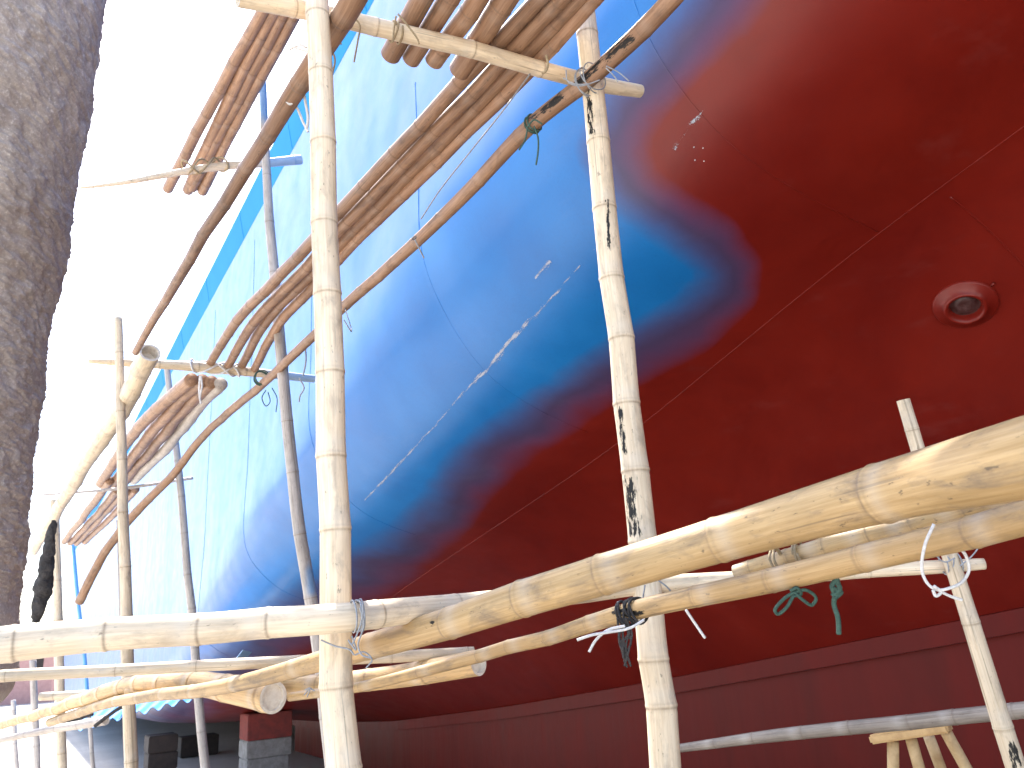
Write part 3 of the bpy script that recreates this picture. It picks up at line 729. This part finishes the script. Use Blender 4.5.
cord([pd([(338, 38), (341, 44), (339, 40)], 2.6), pd([(332, 50), (335, 60), (333, 72)], 2.6), pd([(355, 18), (360, 26), (358, 40), (354, 62)], 2.55)], .003, 'hemp', 'frayed fibre ends beside the thick upright below the top cross pole')
lash(PS(396, 32, 1.99), PS(440, 43, 1.98)-PS(325, 14, 2.02), .034, 2, .03, 'hemp', 'brown rope looped over the top cross pole at the leftmost round-ended poles', [pd([(396, 16), (394, 28), (393, 42)], 2.52), pd([(398, 14), (408, 26), (418, 40), (419, 44)], 2.52)], .0035)
cord([pd([(546, 55), (548, 64), (545, 72), (542, 73)], 2.5)], .004, 'hemp', 'brown rope band on the top cross pole beside the outermost platform pole')
# at the tarred upright
lash(PZ(590, 80, 1.80), PZ(535, 123, 1.79)-PZ(590, 78, 1.80), .05, 4, .05, 'grey_wire', 'grey wire lashing the scorched ledger to the tarred upright', [pd([(566, 70), (568, 82), (580, 86), (600, 80)], 2.4), pd([(563, 78), (575, 84), (590, 84)], 2.38), pd([(606, 66), (618, 72), (629, 81)], 2.45), pd([(606, 68), (614, 76), (618, 82)], 2.45)], .0022)
lash(PZ(533, 124, 1.79), PZ(440, 220, 1.78)-PZ(535, 123, 1.79), .033, 3, .02, 'green_cord', 'green cord knotted on the scorched ledger with two hanging ends', [pd([(534, 126), (538, 138), (538, 152), (536, 165)], 2.56), pd([(528, 126), (525, 140), (519, 150)], 2.58), pd([(527, 128), (534, 120), (542, 124)], 2.52)], .0032)
lash(PD(632, 612, 1.9), PD(560, 634, 2.05)-PD(640, 611, 1.88), .03, 6, .05, 'black_cloth', 'black frayed fibre bundle binding the second tan beam to the tarred upright',
     [pd([(622+R.uniform(-6, 8), 618), (624+R.uniform(-5, 9), 632+R.uniform(-4, 4)), (624+R.uniform(-4, 7), 645+R.uniform(-6, 8)), (627+R.uniform(-4, 4), 655+R.uniform(-8, 14))], 1.86) for _ in range(9)], .003)
cord([pd([(577, 640), (592, 635), (610, 632), (630, 628), (644, 620)], 1.8), pd([(589, 652), (596, 640), (608, 630), (625, 626)], 1.8)], .0032, 'white_cord', 'white cord ends poking out beside the black fibre bundle')
lash(PD(647, 603, 2.0), up1, .075, 2, .02, 'grey_wire', 'thin wire ring round the tarred upright where the beams cross', [pd([(645, 585), (643, 600), (645, 618)], 1.9), pd([(658, 580), (668, 588), (672, 595), (664, 598)], 1.95)], .0022)
cord([pd([(686, 610), (694, 622), (705, 638)], 1.76)], .0032, 'white_cord', 'white wire end poking down under the second tan beam')
# cords on the second tan beam
cord([pd([(795, 592), (785, 598), (775, 610), (778, 614), (786, 608), (795, 593)], 1.62), pd([(795, 592), (806, 590), (816, 598), (812, 605), (803, 600), (795, 593)], 1.62), pd([(790, 591), (797, 588), (801, 594), (793, 596)], 1.62)], .0036, 'green_cord', 'green cord tied in a bow under the second tan beam', 'cord', 'cord_bow')
cord([pd([(838, 578), (832, 586), (836, 594), (840, 588), (834, 580)], 1.58), pd([(836, 576), (839, 590), (832, 596)], 1.58), pd([(836, 592), (834, 604), (838, 618), (839, 634)], 1.58), pd([(833, 588), (841, 592), (835, 598)], 1.58)], .005, 'green_cord', 'dark green rope with a knotted hanging end, right of the cord bow', 'cord', 'knotted_rope')
for (x, y, lab) in ((800, 554, 'dark cord ring on the slim bamboo between the beams, nearer its sawn end'), (777, 560, 'dark cord ring closest to the sawn end of the slim bamboo')):
    lash(PD(x, y, 1.8), PD(860, 537, 1.72)-PD(790, 557, 1.82), .026, 2, .012, 'hemp', lab, (), .003)
# white wire at the slanting prop
lash(PD(951, 562, 2.13), PD(985, 565, 2.14)-PD(850, 573, 2.2), .032, 3, .04, 'grey_wire', 'grey wire binding the slanting prop to the thin beam end', [pd([(936, 556), (945, 562), (955, 558)], 2.06), pd([(960, 566), (972, 556), (981, 544)], 2.05)], .002)
cord([pd([(934, 524), (925, 545), (922, 570), (928, 584), (938, 590), (950, 588), (962, 582), (969, 570), (966, 556), (960, 548)], 1.4), pd([(938, 590), (950, 596), (962, 600)], 1.42), pd([(934, 586), (941, 592), (936, 596), (933, 590)], 1.4)], .0028, 'white_cord', 'white wire loop hanging from the second tan beam by the slanting prop', 'cord', 'wire_loop')
# at the pointed cross pole
lash(PZ(262, 378, 1.79), PZ(200, 440, 1.75)-PZ(275, 373, 1.76), .05, 3, .04, 'green_cord', 'dark cord at the crossing of ledger and pointed cross pole, ends hanging', [pd([(266, 390), (262, 398), (266, 406), (270, 402), (268, 392)], 5.1), pd([(272, 388), (277, 398), (276, 412)], 5.1)], .004)
cord([pd([(299, 378), (304, 388), (300, 396), (299, 402)], 5.0), pd([(305, 345), (306, 360), (303, 376)], 5.0)], .005, 'grey_wire', 'thin grey cord hanging beside the thick upright under the cross pole')
lash(PS(215, 368, 5.72), PS(200, 367, 5.72)-PS(314, 379, 5.72), .045, 5, .35, 'white_cord', 'pale binding on the pointed cross pole under the platform pole ends', [pd([(201, 376), (202, 386), (200, 398), (201, 404)], 5.3), pd([(200, 376), (199, 390), (200, 400)], 5.3)], .007)
cord([[PZ(530, 74, 1.9), PD(505, 108, 2.75), PD(470, 152, 2.95), PD(440, 190, 3.05), PD(421, 219, 3.1)]], .003, 'grey_wire', 'thin grey line strung between the platform and the ledger', 'cord', 'wire')
cord([[PZ(345, 308, 1.75), PD(350, 330, 3.6), PD(344, 320, 3.6)], [PD(415, 240, 3.1), PD(419, 248, 3.12), PD(424, 258, 3.15)]], .003, 'grey_wire', 'short wire end below the dark knot on the ledger', 'cord', 'wire')
lash(PS(205, 166, 5.3), PS(200, 169, 5.3)-PS(301, 160, 5.3), .05, 4, .3, 'hemp', 'brown rope binding the high platform poles to the blue-ended cross pole', (), .007)

# ------------------------------------------------------------------ rough mass at the left edge, close to the viewer
edge = [(116, -140), (108, -60), (101, 0), (96, 50), (88, 100), (76, 150), (69, 200), (60, 250), (50, 300), (44, 350), (38, 400), (31, 450), (24, 500), (20, 550), (18, 600), (18, 640), (16, 670), (11, 695), (2, 714), (-10, 722)]
DC = 2.7
ev = np.array([PD(x, y, DC) for x, y in edge])
NS = 560
cl = np.concatenate([[0], np.cumsum(np.linalg.norm(np.diff(ev, axis=0), axis=1))]); gl2 = np.linspace(0, cl[-1], NS)
ev = np.stack([np.interp(gl2, cl, ev[:, k]) for k in range(3)], -1)
NB = 230; v = []; f = []
ux = rt; uf = fw-0.0*up
for i in range(NS):
    rad = .62 if i < NS-40 else .62*math.sqrt(max(0, 1-((i-(NS-40))/40)**2))+.01
    for k in range(NB):
        a = math.pi*2*k/NB
        P = ev[i]+rt*(rad*(math.cos(a)-1)-.115)+np.array([0, 1, 0])*(rad*1.1*math.sin(a))
        q = Vector(P)
        nrm = rt*math.cos(a)+np.array([0, 1, 0])*math.sin(a)
        low = i/NS
        rough_ = 1.0 if low < .82 else max(.15, 1-(low-.82)/.08)
        dsp = .014*noise.noise(q*3.5)+(.010*noise.noise(q*14)+.007*noise.noise(q*36)+.0045*R.uniform(-1, 1))*rough_
        v.append(P+nrm*dsp)
for i in range(NS-1):
    for k in range(NB): f.append((i*NB+k, i*NB+(k+1) % NB, (i+1)*NB+(k+1) % NB, (i+1)*NB+k))
f.append(tuple(range(NB))); f.append(tuple((NS-1)*NB+k for k in reversed(range(NB))))
t = MT('rough_plaster'); o = t.obj(); n1 = t.noise(o, 6, 8, .7, .2); n2 = t.noise(o, 75, 6, .8); n3 = t.noise(o, 1.6, 4, .6)
pc = t.ramp(n1, [(.3, (.56, .51, .48)), (.5, (.64, .60, .56)), (.72, (.74, .70, .68))])
pc = t.mix(t.ramp(n2, [(.42, 0.0), (.62, 1.0)]), t.mix(.42, pc, (.26, .2, .18)), pc)
pc = t.mix(t.ramp(n2, [(.57, 0.0), (.63, 1.0)]), pc, (.8, .77, .74))
pc = t.mix(t.math('MULTIPLY', t.ramp(n3, [(.45, 0.0), (.65, 1.0)]), .35), pc, (.3, .22, .18))
t.base(pc, .9, .3); t.norm(t.bump(n2, .5, .010)); M['plaster'] = t.m
o_ = mesh_obj('rough_concrete_block', v, f, M['plaster'], None, True); tag(o_, 'rough grainy grey-brown concrete mass filling the left edge, close behind the whitish beam', 'concrete')

# ------------------------------------------------------------------ far side of the yard
M['brick'] = simple('washed_brick', (.5, .3, .27), (.42, .24, .22), 3, .9)
M['paleshed'] = simple('pale_shed', (.62, .6, .58), (.5, .48, .46), 1.5, .8)
def house(px, d, w, h, lab, name, mat):
    c = PD(px, 668, d); c[2] = 0
    k = empty(name, c, lab, 'building')
    T = np.array([1, 0, 0]); wl = block(c+T*(-w/2)+[0, 0, h/2], c+T*(w/2)+[0, 0, h/2], 6, h, M[mat], 'wall', k)
    wl2 = block(c+T*(-w/2-.3)+[0, 0, h+.1], c+T*(w/2+.3)+[0, 0, h+.1], 6.6, .2, M['paleshed'], 'roof', k)
    for q in np.linspace(-w/2+1.2, w/2-1.2, max(2, int(w/2.5))):
        block(c+T*(q-.45)+[0, -3.02, h*.55], c+T*(q+.45)+[0, -3.02, h*.55], .06, 1.1, M['darkwood'], 'window', k)
house(30, 60, 7, 5.2, 'washed-out pink building far off behind the scaffold at the left', 'far_building', 'brick')
# ------------------------------------------------------------------ ground, world, light
t = MT('yard_ground'); o = t.obj(); n1 = t.noise(o, .35, 8, .65, .3); n2 = t.noise(o, 9, 8, .7)
gc = t.mix(t.ramp(n1, [(.35, 0.0), (.65, 1.0)]), (.43, .40, .36), (.53, .50, .45))
near = t.attr('bounce_dark'); gc = t.mix(t.ramp(t.math('ADD', near, t.math('MULTIPLY', t.math('SUBTRACT', n1, .5), .6)), [(.35, 0.0), (.65, 1.0)]), gc, (.035, .024, .02))
gc = t.mix(t.math('MULTIPLY', t.ramp(n2, [(.5, 0.0), (.8, 1.0)]), .5), gc, (.26, .22, .18))
t.base(gc, .9, .2); t.norm(t.bump(n2, .5, .03)); M['ground'] = t.m
g = []; gf = []; NG = 140
xs = np.sign(np.linspace(-1, 1, NG))*np.abs(np.linspace(-1, 1, NG))**3*900
for y in xs:
    for x in xs: g.append((x, y+10, 0.02*noise.noise(Vector((x*.3, y*.3, 0))) if abs(x) < 40 and abs(y) < 40 else 0))
for i in range(NG-1):
    for k in range(NG-1): gf.append((i*NG+k, i*NG+k+1, (i+1)*NG+k+1, (i+1)*NG+k))
gv = np.array(g); gs_ = (gv-CAM)@AX; gl_ = (gv-CAM)@LAT
# added dark ground colour by the hull, weakening light bounced onto its underside
bounce_dark = np.clip((13-gs_)/6, 0, 1)*np.clip((gl_+.5)/3, 0, 1)*np.clip((gs_+12)/3, 0, 1)
gr = mesh_obj('ground', g, gf, M['ground'], None, True, {'bounce_dark': bounce_dark}, (0, 0, 0)); tag(gr, 'pale dusty yard ground under the ship', 'ground', None, 'structure')

SUN_EL, SUN_STR, SKY, EXPO = math.radians(60), 3.5, .15, 2.0
sd = AX*.99+LAT*.05; sd /= np.linalg.norm(sd)           # towards the sun: high ahead, just behind the edge of the hull
sun_dir = np.array([sd[0]*math.cos(SUN_EL), sd[1]*math.cos(SUN_EL), math.sin(SUN_EL)])
ld = bpy.data.lights.new('sun', 'SUN'); ld.energy = SUN_STR; ld.angle = math.radians(1.0); ld.color = (1, .95, .87)
lo = bpy.data.objects.new('sun', ld); COL.objects.link(lo)
lo.rotation_euler = Vector(sun_dir).to_track_quat('Z', 'Y').to_euler(); lo.location = (0, 0, 30)
wd = bpy.data.worlds.new('World'); scn.world = wd; wd.use_nodes = True
nt = wd.node_tree; sk = nt.nodes.new('ShaderNodeTexSky'); sk.sky_type = 'NISHITA'; sk.sun_disc = False
sk.sun_elevation = SUN_EL; sk.sun_rotation = math.atan2(sd[0], sd[1])
sk.air_density = 1.0; sk.dust_density = 2.5; sk.ozone_density = 1.0
bg = nt.nodes['Background']; bg.inputs[1].default_value = SKY; nt.links.new(sk.outputs[0], bg.inputs[0])
scn.view_settings.view_transform = 'Standard'; scn.view_settings.look = 'None'
scn.view_settings.exposure = EXPO; scn.view_settings.gamma = 1; scn.view_settings.use_curve_mapping = False
scn.cycles.max_bounces = 8; scn.cycles.diffuse_bounces = 5
